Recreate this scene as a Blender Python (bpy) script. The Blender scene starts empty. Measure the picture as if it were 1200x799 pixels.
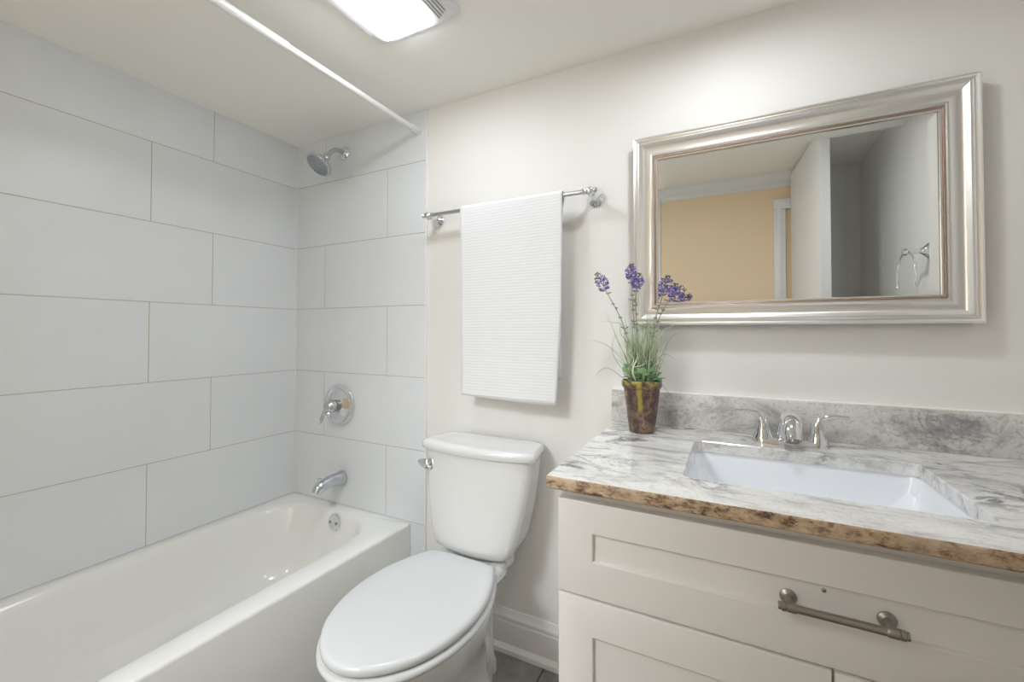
import bpy, bmesh, math, random
from mathutils import Vector, Matrix
import numpy as np

random.seed(7)
scene = bpy.context.scene
C = bpy.context.collection
PI = math.pi

# ------------------------------------------------------------------ camera
FOCAL_PX = 499.146
yaw, pitch, roll = 0.470718, 0.0176047, 0.00089845
cyw, syw = math.cos(yaw), math.sin(yaw)
f0 = Vector((-syw, cyw, 0)); r0 = Vector((cyw, syw, 0)); u0 = Vector((0, 0, 1))
fw = f0 * math.cos(pitch) + u0 * math.sin(pitch)
up = u0 * math.cos(pitch) - f0 * math.sin(pitch)
rt = r0 * math.cos(roll) + up * math.sin(roll)
up = up * math.cos(roll) - r0 * math.sin(roll)
cam_data = bpy.data.cameras.new('camera')
cam = bpy.data.objects.new('camera', cam_data)
C.objects.link(cam)
M = Matrix((rt, up, -fw)).transposed().to_4x4()
M.translation = Vector((1.96695, -1.43443, 1.192))
cam.matrix_world = M
cam_data.sensor_width = 36.0
cam_data.sensor_fit = 'HORIZONTAL'
cam_data.lens = FOCAL_PX / 1200 * 36.0
cam_data.shift_y = -19.309 / 1200
cam_data.clip_start = 0.01
scene.camera = cam

# ------------------------------------------------------------------ light / exposure
HALL_FILL_STRENGTH = 26.5  # added fill lamp beyond the unseen doorway
PANEL_STRENGTH = 16.5          # square ceiling lamp
DOWNLIGHT_STRENGTH = 140.0     # small round ceiling lamp over the vanity
world = bpy.data.worlds.new('world'); scene.world = world
world.use_nodes = True
world.node_tree.nodes['Background'].inputs[0].default_value = (0.9, 0.95, 1.0, 1)
world.node_tree.nodes['Background'].inputs[1].default_value = 0.3
scene.view_settings.view_transform = 'Standard'
scene.view_settings.look = 'None'
scene.view_settings.gamma = 1.0
scene.view_settings.use_curve_mapping = False
scene.view_settings.exposure = 0.84
scene.cycles.use_denoising = True
scene.cycles.max_bounces = 16
scene.cycles.diffuse_bounces = 10
scene.cycles.glossy_bounces = 6
scene.cycles.sample_clamp_indirect = 6.0
scene.cycles.caustics_reflective = False

CEIL = 2.139
RIGHT = 2.625
FRONT = -1.575
DOOR0, DOOR1 = 0.76, 1.345   # unseen doorway behind the camera, added to let fill light in
TUB_TOP = 0.377
PAINT_Y = 0.006      # face of the painted back wall (the tile face is y = 0)

# ------------------------------------------------------------------ materials
def nodes_of(name):
    m = bpy.data.materials.new(name); m.use_nodes = True
    nt = m.node_tree
    return m, nt, nt.nodes['Principled BSDF']

def N(nt, kind, **kw):
    n = nt.nodes.new(kind)
    for k, v in kw.items():
        if k in n.inputs.keys() if isinstance(k, str) else False:
            n.inputs[k].default_value = v
        else:
            setattr(n, k, v)
    return n

def plain(name, col, rough=0.5, metal=0.0, coat=0.0, spec=0.5, bump=None):
    m, nt, b = nodes_of(name)
    b.inputs['Base Color'].default_value = (*col, 1)
    b.inputs['Roughness'].default_value = rough
    b.inputs['Metallic'].default_value = metal
    b.inputs['Coat Weight'].default_value = coat
    b.inputs['Coat Roughness'].default_value = 0.05
    b.inputs['Specular IOR Level'].default_value = spec
    if bump:
        scale, strength = bump
        tc = N(nt, 'ShaderNodeTexCoord')
        no = N(nt, 'ShaderNodeTexNoise', Scale=scale, Detail=4.0)
        bp = N(nt, 'ShaderNodeBump', Strength=strength, Distance=0.002)
        nt.links.new(tc.outputs['Object'], no.inputs['Vector'])
        nt.links.new(no.outputs['Fac'], bp.inputs['Height'])
        nt.links.new(bp.outputs['Normal'], b.inputs['Normal'])
    return m

def ramp(nt, stops, interp='LINEAR'):
    r = nt.nodes.new('ShaderNodeValToRGB')
    r.color_ramp.interpolation = interp
    e = r.color_ramp.elements
    while len(e) < len(stops): e.new(0.5)
    for el, (p, c) in zip(e, stops):
        el.position = p; el.color = (*c, 1) if len(c) == 3 else c
    return r

def mix(nt, fac, a, b, mode='MIX'):
    n = nt.nodes.new('ShaderNodeMix'); n.data_type = 'RGBA'; n.blend_type = mode
    for sock, v in ((n.inputs[0], fac), (n.inputs[6], a), (n.inputs[7], b)):
        if hasattr(v, 'is_output'): nt.links.new(v, sock)
        elif isinstance(v, (int, float)): sock.default_value = v
        else: sock.default_value = (*v, 1)
    return n.outputs[2]

def mapped(nt, scale=(1, 1, 1), rot=(0, 0, 0), loc=(0, 0, 0)):
    tc = nt.nodes.new('ShaderNodeTexCoord')
    mp = nt.nodes.new('ShaderNodeMapping')
    mp.inputs['Scale'].default_value = scale
    mp.inputs['Rotation'].default_value = rot
    mp.inputs['Location'].default_value = loc
    nt.links.new(tc.outputs['Object'], mp.inputs['Vector'])
    return mp.outputs[0]

def noise(nt, vec, scale, detail=6, rough=0.6, dist=0.0):
    n = nt.nodes.new('ShaderNodeTexNoise')
    n.inputs['Scale'].default_value = scale; n.inputs['Detail'].default_value = detail
    n.inputs['Roughness'].default_value = rough; n.inputs['Distortion'].default_value = dist
    nt.links.new(vec, n.inputs['Vector'])
    return n.outputs['Fac']

M_PAINT = plain('wall_paint', (0.81, 0.797, 0.772), 0.55, bump=(60, 0.03))
M_PEACH = plain('peach_wall', (0.89, 0.70, 0.47), 0.6)  # peach tone of the front wall left of the door leaf
M_CEIL = plain('ceiling_paint', (0.915, 0.905, 0.865), 0.8)
M_TRIM = plain('trim_paint', (0.82, 0.82, 0.81), 0.35)
M_GROUT = plain('grout', (0.50, 0.46, 0.40), 0.9)
M_PORC = plain('porcelain', (0.715, 0.72, 0.72), 0.10, coat=0.5)
M_TUB = plain('tub_enamel', (0.875, 0.88, 0.87), 0.13, coat=0.4)
M_SINK = plain('sink_china', (0.84, 0.86, 0.90), 0.08, coat=0.5)
M_SEAT = plain('seat_plastic', (0.62, 0.63, 0.645), 0.22)
M_CAB = plain('cabinet_paint', (0.805, 0.785, 0.772), 0.40)
M_CABIN = plain('cabinet_inside', (0.10, 0.09, 0.08), 0.8)
M_CHROME = plain('chrome', (0.80, 0.81, 0.83), 0.06, metal=1.0)
M_SATIN = plain('satin_chrome', (0.62, 0.64, 0.68), 0.22, metal=1.0)
M_NICKEL = plain('brushed_nickel', (0.36, 0.33, 0.30), 0.34, metal=1.0)
M_FRAME = plain('champagne_silver', (0.88, 0.865, 0.84), 0.32, metal=1.0)
M_BEAD = plain('copper_bead', (0.50, 0.39, 0.33), 0.35, metal=1.0)
M_GLASS = plain('mirror_silver', (0.90, 0.91, 0.90), 0.0, metal=1.0)
M_ROD = plain('rod_enamel', (0.84, 0.84, 0.83), 0.3)
M_PLASTIC = plain('white_plastic', (0.78, 0.79, 0.80), 0.4)
M_DARK = plain('dark_slot', (0.05, 0.05, 0.05), 0.7)
M_RUBBER = plain('grey_nozzles', (0.22, 0.23, 0.25), 0.5)
M_CAULK = plain('caulk', (0.84, 0.83, 0.80), 0.5)

def tile_material():
    m, nt, b = nodes_of('wall_tile')
    v = mapped(nt, (1, 1, 1))
    f = noise(nt, v, 3.0, 3, 0.5, 0.3)
    r = ramp(nt, [(0.3, (0.740, 0.770, 0.803)), (0.7, (0.770, 0.798, 0.830))])
    nt.links.new(f, r.inputs[0])
    nt.links.new(r.outputs[0], b.inputs['Base Color'])
    b.inputs['Roughness'].default_value = 0.33
    f2 = noise(nt, v, 40, 2)
    bp = N(nt, 'ShaderNodeBump', Strength=0.02, Distance=0.002)
    nt.links.new(f2, bp.inputs['Height']); nt.links.new(bp.outputs[0], b.inputs['Normal'])
    return m
M_TILE = tile_material()

def emission(name, col, strength):
    m = bpy.data.materials.new(name); m.use_nodes = True
    nt = m.node_tree; nt.nodes.clear()
    e = nt.nodes.new('ShaderNodeEmission'); o = nt.nodes.new('ShaderNodeOutputMaterial')
    e.inputs[0].default_value = (*col, 1); e.inputs[1].default_value = strength
    nt.links.new(e.outputs[0], o.inputs[0])
    return m
M_HALL_FILL = emission('hall_fill_lens', (0.88, 0.95, 1.0), HALL_FILL_STRENGTH)
M_LENS = emission('lamp_lens', (0.90, 0.955, 1.0), PANEL_STRENGTH)
M_DOWN = emission('downlight_lens', (0.92, 0.96, 1.0), DOWNLIGHT_STRENGTH)

def granite(name, splash=False):
    m, nt, b = nodes_of(name)
    off = (4.3, 2.2, 1.3) if splash else (0, 0, 0)
    sc = (3.2, 5, 5.5) if splash else (2.6, 8.5, 5)
    rot = (0, 0.55, 0) if splash else (0, 0, 0.42)
    v = mapped(nt, sc, rot, off)
    streak = noise(nt, v, 2.0, 10, 0.70, 0.7)
    if splash:
        st = [(0.30, (0.26, 0.25, 0.25)), (0.38, (0.46, 0.445, 0.43)), (0.47, (0.66, 0.645, 0.625)), (0.60, (0.76, 0.745, 0.72)), (0.75, (0.66, 0.62, 0.57))]
    else:
        st = [(0.28, (0.34, 0.335, 0.335)), (0.40, (0.55, 0.54, 0.53)), (0.47, (0.74, 0.73, 0.715)), (0.62, (0.84, 0.83, 0.815)), (0.80, (0.70, 0.66, 0.61))]
    base = ramp(nt, st)
    nt.links.new(streak, base.inputs[0])
    # fine crystalline speckle
    v2 = mapped(nt, (1, 1, 1))
    sp = noise(nt, v2, 130, 4, 0.7)
    spr = ramp(nt, [(0.34, (0.50, 0.48, 0.47)), (0.47, (1, 1, 1))])
    nt.links.new(sp, spr.inputs[0])
    col = mix(nt, 0.6 if splash else 0.35, base.outputs[0], spr.outputs[0], 'MULTIPLY')
    # ragged grey patches strung along wandering veins
    v3 = mapped(nt, (2.6, 5.0, 5.0), (0, 0.5, 0) if splash else (0, 0, 0.5), (off[0] + 3.1, off[1] + 1.7, 0.4))
    ve = noise(nt, v3, 2.0, 10, 0.72, 0.8)
    vr = ramp(nt, [(0.455, (0, 0, 0)), (0.490, (1, 1, 1)), (0.505, (1, 1, 1)), (0.545, (0, 0, 0))])
    nt.links.new(ve, vr.inputs[0])
    pm = noise(nt, mapped(nt, (1, 1, 1), (0, 0, 0), (5.2 + off[0], 2.0, 1.0)), 6.0, 5, 0.6)
    pr = ramp(nt, [(0.46, (0, 0, 0)), (0.62, (0.6, 0.6, 0.6) if splash else (0.9, 0.9, 0.9))])
    nt.links.new(pm, pr.inputs[0])
    mask = mix(nt, 1.0, vr.outputs[0], pr.outputs[0], 'MULTIPLY')
    col = mix(nt, mask, col, (0.19, 0.185, 0.20) if splash else (0.13, 0.13, 0.15))
    # warm tan clouds
    tn = noise(nt, mapped(nt, (1, 1, 1), (0, 0, 0), (9.2, 4.0 + off[1], 2.0)), 11.0, 6, 0.65)
    tr = ramp(nt, [(0.56, (0, 0, 0)), (0.72, (0.4, 0.4, 0.4))])
    nt.links.new(tn, tr.inputs[0])
    col = mix(nt, tr.outputs[0], col, (0.50, 0.42, 0.35))
    nt.links.new(col, b.inputs['Base Color'])
    b.inputs['Roughness'].default_value = 0.12
    return m
M_GRANITE = granite('granite_top')
M_SPLASH = granite('granite_splash', True)

def granite_edge():
    m, nt, b = nodes_of('granite_rough_edge')
    v = mapped(nt, (30, 40, 55), (0, 0.5, 0))
    f = noise(nt, v, 1.5, 9, 0.75, 0.3)
    r = ramp(nt, [(0.28, (0.04, 0.03, 0.028)), (0.40, (0.22, 0.13, 0.075)), (0.48, (0.50, 0.35, 0.22)),
                  (0.60, (0.66, 0.52, 0.37)), (0.78, (0.78, 0.70, 0.58))])
    nt.links.new(f, r.inputs[0])
    v2 = mapped(nt, (7, 9, 22), (0, 0.45, 0), (2, 1, 0))
    f2 = noise(nt, v2, 2.0, 9, 0.72, 0.6)
    r2 = ramp(nt, [(0.37, (1, 1, 1)), (0.43, (0, 0, 0))]); nt.links.new(f2, r2.inputs[0])
    c = mix(nt, r2.outputs[0], r.outputs[0], (0.06, 0.048, 0.05))
    r3 = ramp(nt, [(0.52, (0, 0, 0)), (0.66, (0.55, 0.55, 0.55))]); nt.links.new(f2, r3.inputs[0])
    c = mix(nt, r3.outputs[0], c, (0.62, 0.55, 0.47))
    nt.links.new(c, b.inputs['Base Color'])
    b.inputs['Roughness'].default_value = 0.5
    bp = N(nt, 'ShaderNodeBump', Strength=0.7, Distance=0.004)
    nt.links.new(f, bp.inputs['Height']); nt.links.new(bp.outputs[0], b.inputs['Normal'])
    return m
M_EDGE = granite_edge()

def towel_material():
    m, nt, b = nodes_of('ribbed_cotton')
    b.inputs['Base Color'].default_value = (0.79, 0.80, 0.825, 1)
    b.inputs['Roughness'].default_value = 0.95
    b.inputs['Sheen Weight'].default_value = 0.3
    v = mapped(nt, (1, 1, 1))
    w = nt.nodes.new('ShaderNodeTexWave'); w.wave_type = 'BANDS'; w.bands_direction = 'Z'
    w.inputs['Scale'].default_value = 30.0; w.inputs['Distortion'].default_value = 0.8
    w.inputs['Detail'].default_value = 2.0; w.inputs['Detail Scale'].default_value = 6.0
    nt.links.new(v, w.inputs['Vector'])
    n2 = noise(nt, mapped(nt, (1, 1, 2.0)), 220, 3, 0.6)
    h = nt.nodes.new('ShaderNodeMath'); h.operation = 'ADD'
    nt.links.new(w.outputs['Fac'], h.inputs[0]); nt.links.new(n2, h.inputs[1])
    bp = N(nt, 'ShaderNodeBump', Strength=0.16, Distance=0.0025)
    nt.links.new(h.outputs[0], bp.inputs['Height']); nt.links.new(bp.outputs[0], b.inputs['Normal'])
    return m
M_TOWEL = towel_material()

def floor_material():
    m, nt, b = nodes_of('floor_tile')
    v = mapped(nt, (1, 1, 1))
    f = noise(nt, v, 14, 7, 0.65, 0.4)
    r = ramp(nt, [(0.3, (0.17, 0.155, 0.14)), (0.7, (0.30, 0.28, 0.255))])
    nt.links.new(f, r.inputs[0]); nt.links.new(r.outputs[0], b.inputs['Base Color'])
    b.inputs['Roughness'].default_value = 0.5
    return m
M_FLOOR = floor_material()
M_FGROUT = plain('floor_grout', (0.06, 0.055, 0.05), 0.9)

def pot_material():
    m, nt, b = nodes_of('weathered_clay')
    v = mapped(nt, (1, 1, 1))
    f = noise(nt, v, 34, 8, 0.75, 0.3)
    r = ramp(nt, [(0.32, (0.035, 0.024, 0.026)), (0.47, (0.085, 0.052, 0.044)), (0.57, (0.23, 0.135, 0.09)), (0.72, (0.46, 0.34, 0.25))])
    nt.links.new(f, r.inputs[0])
    # olive glaze: a band of drips at the rim and two runs down the side
    sp = nt.nodes.new('ShaderNodeSeparateXYZ'); nt.links.new(v, sp.inputs[0])
    gz = ramp(nt, [(0.125, (0, 0, 0)), (0.146, (1, 1, 1))]); nt.links.new(sp.outputs[2], gz.inputs[0])
    gn = noise(nt, v, 38, 4, 0.6)
    gr = ramp(nt, [(0.50, (0, 0, 0)), (0.56, (1, 1, 1))]); nt.links.new(gn, gr.inputs[0])
    mask1 = mix(nt, 1.0, gz.outputs[0], gr.outputs[0], 'MULTIPLY')
    run = nt.nodes.new('ShaderNodeMath'); run.operation = 'ABSOLUTE'
    sub = nt.nodes.new('ShaderNodeMath'); sub.operation = 'SUBTRACT'; sub.inputs[1].default_value = 0.010
    wob = nt.nodes.new('ShaderNodeMath'); wob.operation = 'MULTIPLY_ADD'; wob.inputs[1].default_value = 0.014
    nt.links.new(gn, wob.inputs[0]); nt.links.new(sp.outputs[0], wob.inputs[2])
    nt.links.new(wob.outputs[0], sub.inputs[0]); nt.links.new(sub.outputs[0], run.inputs[0])
    rr = ramp(nt, [(0.0035, (1, 1, 1)), (0.007, (0, 0, 0))]); nt.links.new(run.outputs[0], rr.inputs[0])
    rz = ramp(nt, [(0.055, (0, 0, 0)), (0.075, (1, 1, 1))]); nt.links.new(sp.outputs[2], rz.inputs[0])
    mask2 = mix(nt, 1.0, rr.outputs[0], rz.outputs[0], 'MULTIPLY')
    mask = mix(nt, 1.0, mask1, mask2, 'LIGHTEN')
    col = mix(nt, mask, r.outputs[0], (0.34, 0.27, 0.045))
    nt.links.new(col, b.inputs['Base Color'])
    b.inputs['Roughness'].default_value = 0.32
    bp = N(nt, 'ShaderNodeBump', Strength=0.5, Distance=0.003)
    nt.links.new(noise(nt, v, 120, 4), bp.inputs['Height']); nt.links.new(bp.outputs[0], b.inputs['Normal'])
    return m
M_POT = pot_material()
M_BLADE1 = plain('pale_blade', (0.76, 0.80, 0.64), 0.6)
M_BLADE2 = plain('green_blade', (0.38, 0.50, 0.26), 0.6)
M_BLADE3 = plain('dry_blade', (0.22, 0.24, 0.15), 0.7)
M_LEAF = plain('broad_leaf', (0.19, 0.43, 0.19), 0.5)
M_LEAF2 = plain('broad_leaf_light', (0.36, 0.56, 0.30), 0.5)
M_STEM = plain('lavender_stem', (0.30, 0.34, 0.24), 0.7)
M_PETAL = plain('lavender_petal', (0.21, 0.16, 0.48), 0.7)
M_PETAL2 = plain('lavender_petal_pale', (0.36, 0.30, 0.60), 0.7)
M_BUD = plain('lavender_bud', (0.20, 0.20, 0.22), 0.7)
M_SOIL = plain('pot_filler', (0.06, 0.05, 0.035), 0.95)

# ------------------------------------------------------------------ mesh helpers
BASE = {}
def link(name, bm, mats, parent=None, base=(0, 0, 0), angle=35, bevel=None, subsurf=0):
    """one mesh object; bm is in world coordinates"""
    b = Vector(BASE[parent.name]) if parent else Vector(base)
    bmesh.ops.recalc_face_normals(bm, faces=bm.faces[:])
    bmesh.ops.translate(bm, verts=bm.verts[:], vec=-b)
    me = bpy.data.meshes.new(name)
    bm.to_mesh(me); bm.free()
    if not isinstance(mats, (list, tuple)): mats = [mats]
    for m in mats: me.materials.append(m)
    for p in me.polygons: p.use_smooth = True
    me.set_sharp_from_angle(angle=math.radians(angle))
    o = bpy.data.objects.new(name, me); C.objects.link(o)
    if parent: o.parent = parent
    else: o.location = b
    if bevel:
        mo = o.modifiers.new('bevel', 'BEVEL'); mo.width = bevel; mo.segments = 3
        mo.limit_method = 'ANGLE'; mo.angle_limit = math.radians(40); mo.harden_normals = False
    if subsurf:
        mo = o.modifiers.new('subdivision', 'SUBSURF'); mo.levels = subsurf; mo.render_levels = subsurf
    BASE[o.name] = tuple(b)
    return o

def thing(name, label, cat, base, group=None):
    o = bpy.data.objects.new(name, None); C.objects.link(o)
    o.empty_display_size = 0.05
    o.location = base; o['label'] = label; o['category'] = cat
    if group: o['group'] = group
    BASE[o.name] = tuple(base)
    return o

def tag(o, label, cat, group=None):
    o['label'] = label; o['category'] = cat
    if group: o['group'] = group
    return o

def struct(name, bm, mats, angle=35, **kw):
    o = link(name, bm, mats, angle=angle, **kw); o['kind'] = 'structure'; return o

def box(bm, x0, x1, y0, y1, z0, z1, bevel=0.0, seg=2, mat=0):
    t = bmesh.new()
    vs = [t.verts.new(p) for p in ((x0, y0, z0), (x1, y0, z0), (x1, y1, z0), (x0, y1, z0),
                                   (x0, y0, z1), (x1, y0, z1), (x1, y1, z1), (x0, y1, z1))]
    for f in ((0, 3, 2, 1), (4, 5, 6, 7), (0, 1, 5, 4), (1, 2, 6, 5), (2, 3, 7, 6), (3, 0, 4, 7)):
        t.faces.new([vs[i] for i in f])
    if bevel > 0:
        bmesh.ops.bevel(t, geom=t.edges[:], offset=bevel, segments=seg, profile=0.5, affect='EDGES')
    merge(bm, t, mat)

def merge(bm, t, mat=0):
    t.verts.ensure_lookup_table()
    mp = {v: bm.verts.new(v.co) for v in t.verts}
    for f in t.faces:
        try:
            nf = bm.faces.new([mp[v] for v in f.verts]); nf.material_index = mat
        except ValueError: pass
    t.free()

def loft(bm, loops, closed=True, cap0=True, cap1=True, mat=0, mats=None):
    rows = [[bm.verts.new(p) for p in lp] for lp in loops]
    n = len(rows[0])
    for i in range(len(rows) - 1):
        for j in range(n if closed else n - 1):
            k = (j + 1) % n
            try:
                f = bm.faces.new((rows[i][j], rows[i][k], rows[i + 1][k], rows[i + 1][j]))
                f.material_index = mats[i] if mats else mat
            except ValueError: pass
    if cap0: bm.faces.new(list(reversed(rows[0]))).material_index = mats[0] if mats else mat
    if cap1: bm.faces.new(rows[-1]).material_index = mats[-1] if mats else mat
    return rows

def frame_of(d):
    d = Vector(d).normalized()
    a = Vector((0, 0, 1)) if abs(d.z) < 0.9 else Vector((1, 0, 0))
    s = d.cross(a).normalized(); t = s.cross(d).normalized()
    return d, s, t

def lathe(bm, profile, origin, axis=(0, 0, 1), seg=32, mat=0, cap0=True, cap1=True, squash=(1, 1)):
    d, s, t = frame_of(axis); o = Vector(origin)
    loops = []
    for r, h in profile:
        loops.append([o + d * h + s * (max(r, 1e-4) * squash[0] * math.cos(2 * PI * k / seg)) +
                      t * (max(r, 1e-4) * squash[1] * math.sin(2 * PI * k / seg)) for k in range(seg)])
    loft(bm, loops, cap0=cap0, cap1=cap1, mat=mat)

def smooth_path(pts, n=8):
    pts = [Vector(p) for p in pts]
    P = [pts[0] * 2 - pts[1]] + pts + [pts[-1] * 2 - pts[-2]]
    out = []
    for i in range(1, len(P) - 2):
        for k in range(n):
            t = k / n
            a, b, c, d = P[i - 1], P[i], P[i + 1], P[i + 2]
            out.append(0.5 * ((2 * b) + (c - a) * t + (2 * a - 5 * b + 4 * c - d) * t * t + (3 * b - a - 3 * c + d) * t ** 3))
    out.append(pts[-1])
    return out

def interp(vals, n):
    x = np.linspace(0, len(vals) - 1, n)
    return np.interp(x, range(len(vals)), vals)

def tube(bm, pts, radii, seg=16, mat=0, flat=None, ref=None):
    """swept tube; radii number or list; flat = list of height/width factors; ref fixes the section's side vector"""
    pts = [Vector(p) for p in pts]; n = len(pts)
    if isinstance(radii, (int, float)): radii = [radii] * n
    if len(radii) != n: radii = interp(radii, n)
    if flat is None: flat = [1.0] * n
    elif len(flat) != n: flat = interp(flat, n)
    loops = []; prev = None
    for i in range(n):
        d = (pts[min(i + 1, n - 1)] - pts[max(i - 1, 0)]).normalized()
        if ref is not None: s = Vector(ref); s = (s - d * s.dot(d)).normalized()
        elif prev is None: _, s, _ = frame_of(d)
        else: s = (prev - d * prev.dot(d)).normalized()
        prev = s; t = d.cross(s)
        loops.append([pts[i] + s * (radii[i] * math.cos(2 * PI * k / seg)) + t * (radii[i] * flat[i] * math.sin(2 * PI * k / seg)) for k in range(seg)])
    loft(bm, loops, mat=mat)

def ball(bm, c, r, seg=16, mat=0, sc=(1, 1, 1)):
    loops = []
    for i in range(1, 10):
        a = -PI / 2 + PI * i / 10
        loops.append([Vector((c[0] + r * sc[0] * math.cos(a) * math.cos(2 * PI * k / seg),
                              c[1] + r * sc[1] * math.cos(a) * math.sin(2 * PI * k / seg),
                              c[2] + r * sc[2] * math.sin(a))) for k in range(seg)])
    loft(bm, loops, mat=mat)

def rrect(x0, x1, y0, y1, r, nc=8, ns=10):
    """rounded rectangle, fixed point count whatever the radius"""
    pts = []
    cs = [(x1 - r, y1 - r, 0), (x0 + r, y1 - r, PI / 2), (x0 + r, y0 + r, PI), (x1 - r, y0 + r, 1.5 * PI)]
    for i, (cx, cy, a0) in enumerate(cs):
        arc = [(cx + r * math.cos(a0 + PI / 2 * k / nc), cy + r * math.sin(a0 + PI / 2 * k / nc)) for k in range(nc + 1)]
        pts += arc
        nx, ny, na = cs[(i + 1) % 4]
        q = (nx + r * math.cos(na), ny + r * math.sin(na))
        for k in range(1, ns):
            t = k / ns
            pts.append((arc[-1][0] * (1 - t) + q[0] * t, arc[-1][1] * (1 - t) + q[1] * t))
    return pts

def at_z(pts, z): return [Vector((x, y, z)) for x, y in pts]

# ------------------------------------------------------------------ the room
# floor
bm = bmesh.new()
box(bm, -0.02, RIGHT + 0.02, FRONT - 0.02, 0.03, -0.05, -0.003, mat=1)
xs = [0.155, 0.765, 1.375, 1.985, 2.595]
for i in range(-1, 5):
    for j in range(0, 6):
        x0 = 1.375 + (i - 2) * 0.610 + 0.002; x1 = x0 + 0.606
        y1 = 0.02 - j * 0.305; y0 = y1 - 0.301
        x0, x1, y0 = max(x0, -0.02), min(x1, RIGHT + 0.02), max(y0, FRONT - 0.02)
        if x1 - x0 > 0.02 and y1 - y0 > 0.02: box(bm, x0, x1, y0, y1, -0.02, 0.0, 0.001, 1, mat=0)
struct('floor', bm, [M_FLOOR, M_FGROUT])
bm = bmesh.new(); box(bm, -0.05, RIGHT + 0.05, FRONT - 0.05, 0.05, CEIL, CEIL + 0.05); struct('ceiling', bm, M_CEIL)
bm = bmesh.new(); box(bm, 0.60, RIGHT + 0.05, PAINT_Y, 0.10, -0.05, CEIL); struct('wall_back', bm, M_PAINT)
bm = bmesh.new(); box(bm, RIGHT, RIGHT + 0.08, FRONT - 0.05, PAINT_Y, -0.05, CEIL); struct('wall_right', bm, M_PAINT)
bm = bmesh.new()
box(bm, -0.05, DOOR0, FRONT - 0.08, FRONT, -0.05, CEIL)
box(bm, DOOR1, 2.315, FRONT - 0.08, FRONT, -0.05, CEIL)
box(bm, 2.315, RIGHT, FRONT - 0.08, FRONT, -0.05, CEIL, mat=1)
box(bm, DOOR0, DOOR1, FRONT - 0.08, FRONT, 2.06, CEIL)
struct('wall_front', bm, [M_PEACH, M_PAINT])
# jamb and casing of the unseen doorway added for the fill light
bm = bmesh.new()
for x0, x1 in ((DOOR0 - 0.055, DOOR0 + 0.012), (DOOR1 - 0.012, DOOR1 + 0.055)):
    box(bm, x0, x1, FRONT - 0.001, FRONT + 0.016, 0, 2.105, 0.003)
box(bm, DOOR0 - 0.055, DOOR1 + 0.055, FRONT - 0.001, FRONT + 0.0175, 2.0485, 2.1045, 0.003)
for x0, x1 in ((DOOR0 - 0.001, DOOR0 + 0.012), (DOOR1 - 0.012, DOOR1 + 0.001)):
    box(bm, x0, x1, FRONT - 0.081, FRONT + 0.001, 0, 2.06, 0.001)
box(bm, DOOR0, DOOR1, FRONT - 0.081, FRONT + 0.001, 2.048, 2.061, 0.001)
struct('door_added', bm, M_TRIM)
# added unseen hallway: white walls around the fill lamp, softening the room light
HY0, HY1, HX0, HX1, HZ = -3.00, FRONT - 0.08, 0.20, 2.40, 2.40
bm = bmesh.new()
box(bm, HX0 - 0.05, HX0, HY0, HY1, -0.05, HZ); box(bm, HX1, HX1 + 0.05, HY0, HY1, -0.05, HZ)
box(bm, HX0, HX1, HY0 - 0.05, HY0, -0.05, HZ)
box(bm, HX0, HX1, HY1, HY1 + 0.05, CEIL, HZ)
struct('wall_added_hallway', bm, M_PAINT)
bm = bmesh.new(); box(bm, HX0, HX1, HY0, HY1 + 0.05, HZ, HZ + 0.05); struct('ceiling_added_hallway', bm, M_PAINT)
bm = bmesh.new(); box(bm, HX0, HX1, HY0, HY1 + 0.062, -0.05, 0.0); struct('floor_added_hallway', bm, M_FLOOR)

# tile walls: 12 x 24 in tiles in one third offset, grout behind
Z0, H, L, G = 0.38276, 0.3078, 0.6128, 0.0028
def tile_wall(name, horiz, u1, first):
    bm = bmesh.new()
    if horiz == 'x': box(bm, -0.04, u1, 0.0012, 0.10, -0.05, CEIL, mat=1)
    else: box(bm, -0.06, -0.0012, -u1, 0.0, -0.05, CEIL, mat=1)
    for k in range(-2, 6):
        z0, z1 = Z0 + k * H, min(Z0 + (k + 1) * H, CEIL + 0.01)
        edges = [0.0]; u = first[k % 2]
        while u < u1 - 0.004: edges.append(u); u += L
        edges.append(u1)
        for a, b in zip(edges[:-1], edges[1:]):
            ga = a + (G / 2 if a > 0 else 0.0); gb = b - (G / 2 if b < u1 else 0)
            za, zb = max(z0 + G / 2, -0.02), min(z1 - G / 2, CEIL)
            if gb - ga < 0.004: continue
            if horiz == 'x': box(bm, ga, gb, 0.0, 0.02, za, zb, 0.0007, 1)
            else: box(bm, -0.02, 0.0, -gb, -ga, za, zb, 0.0007, 1)
    return bm
struct('wall_left', tile_wall('l', 'y', -FRONT, {0: 0.6157, 1: 0.3949}), [M_TILE, M_GROUT], angle=20)
struct('trim_1', tile_wall('b', 'x', 0.8248, {0: 0.6128, 1: 0.2124}), [M_TILE, M_GROUT], angle=20)
# white edge strip that ends the tiling
bm = bmesh.new(); box(bm, 0.8248, 0.8340, -0.0015, 0.02, 0.0, CEIL, 0.001, 2); struct('trim_2', bm, M_TRIM)

bm = bmesh.new(); box(bm, -0.001, 0.0035, -0.0035, 0.001, TUB_TOP, CEIL, 0.0012, 2); struct('trim_6', bm, M_CAULK)
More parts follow.
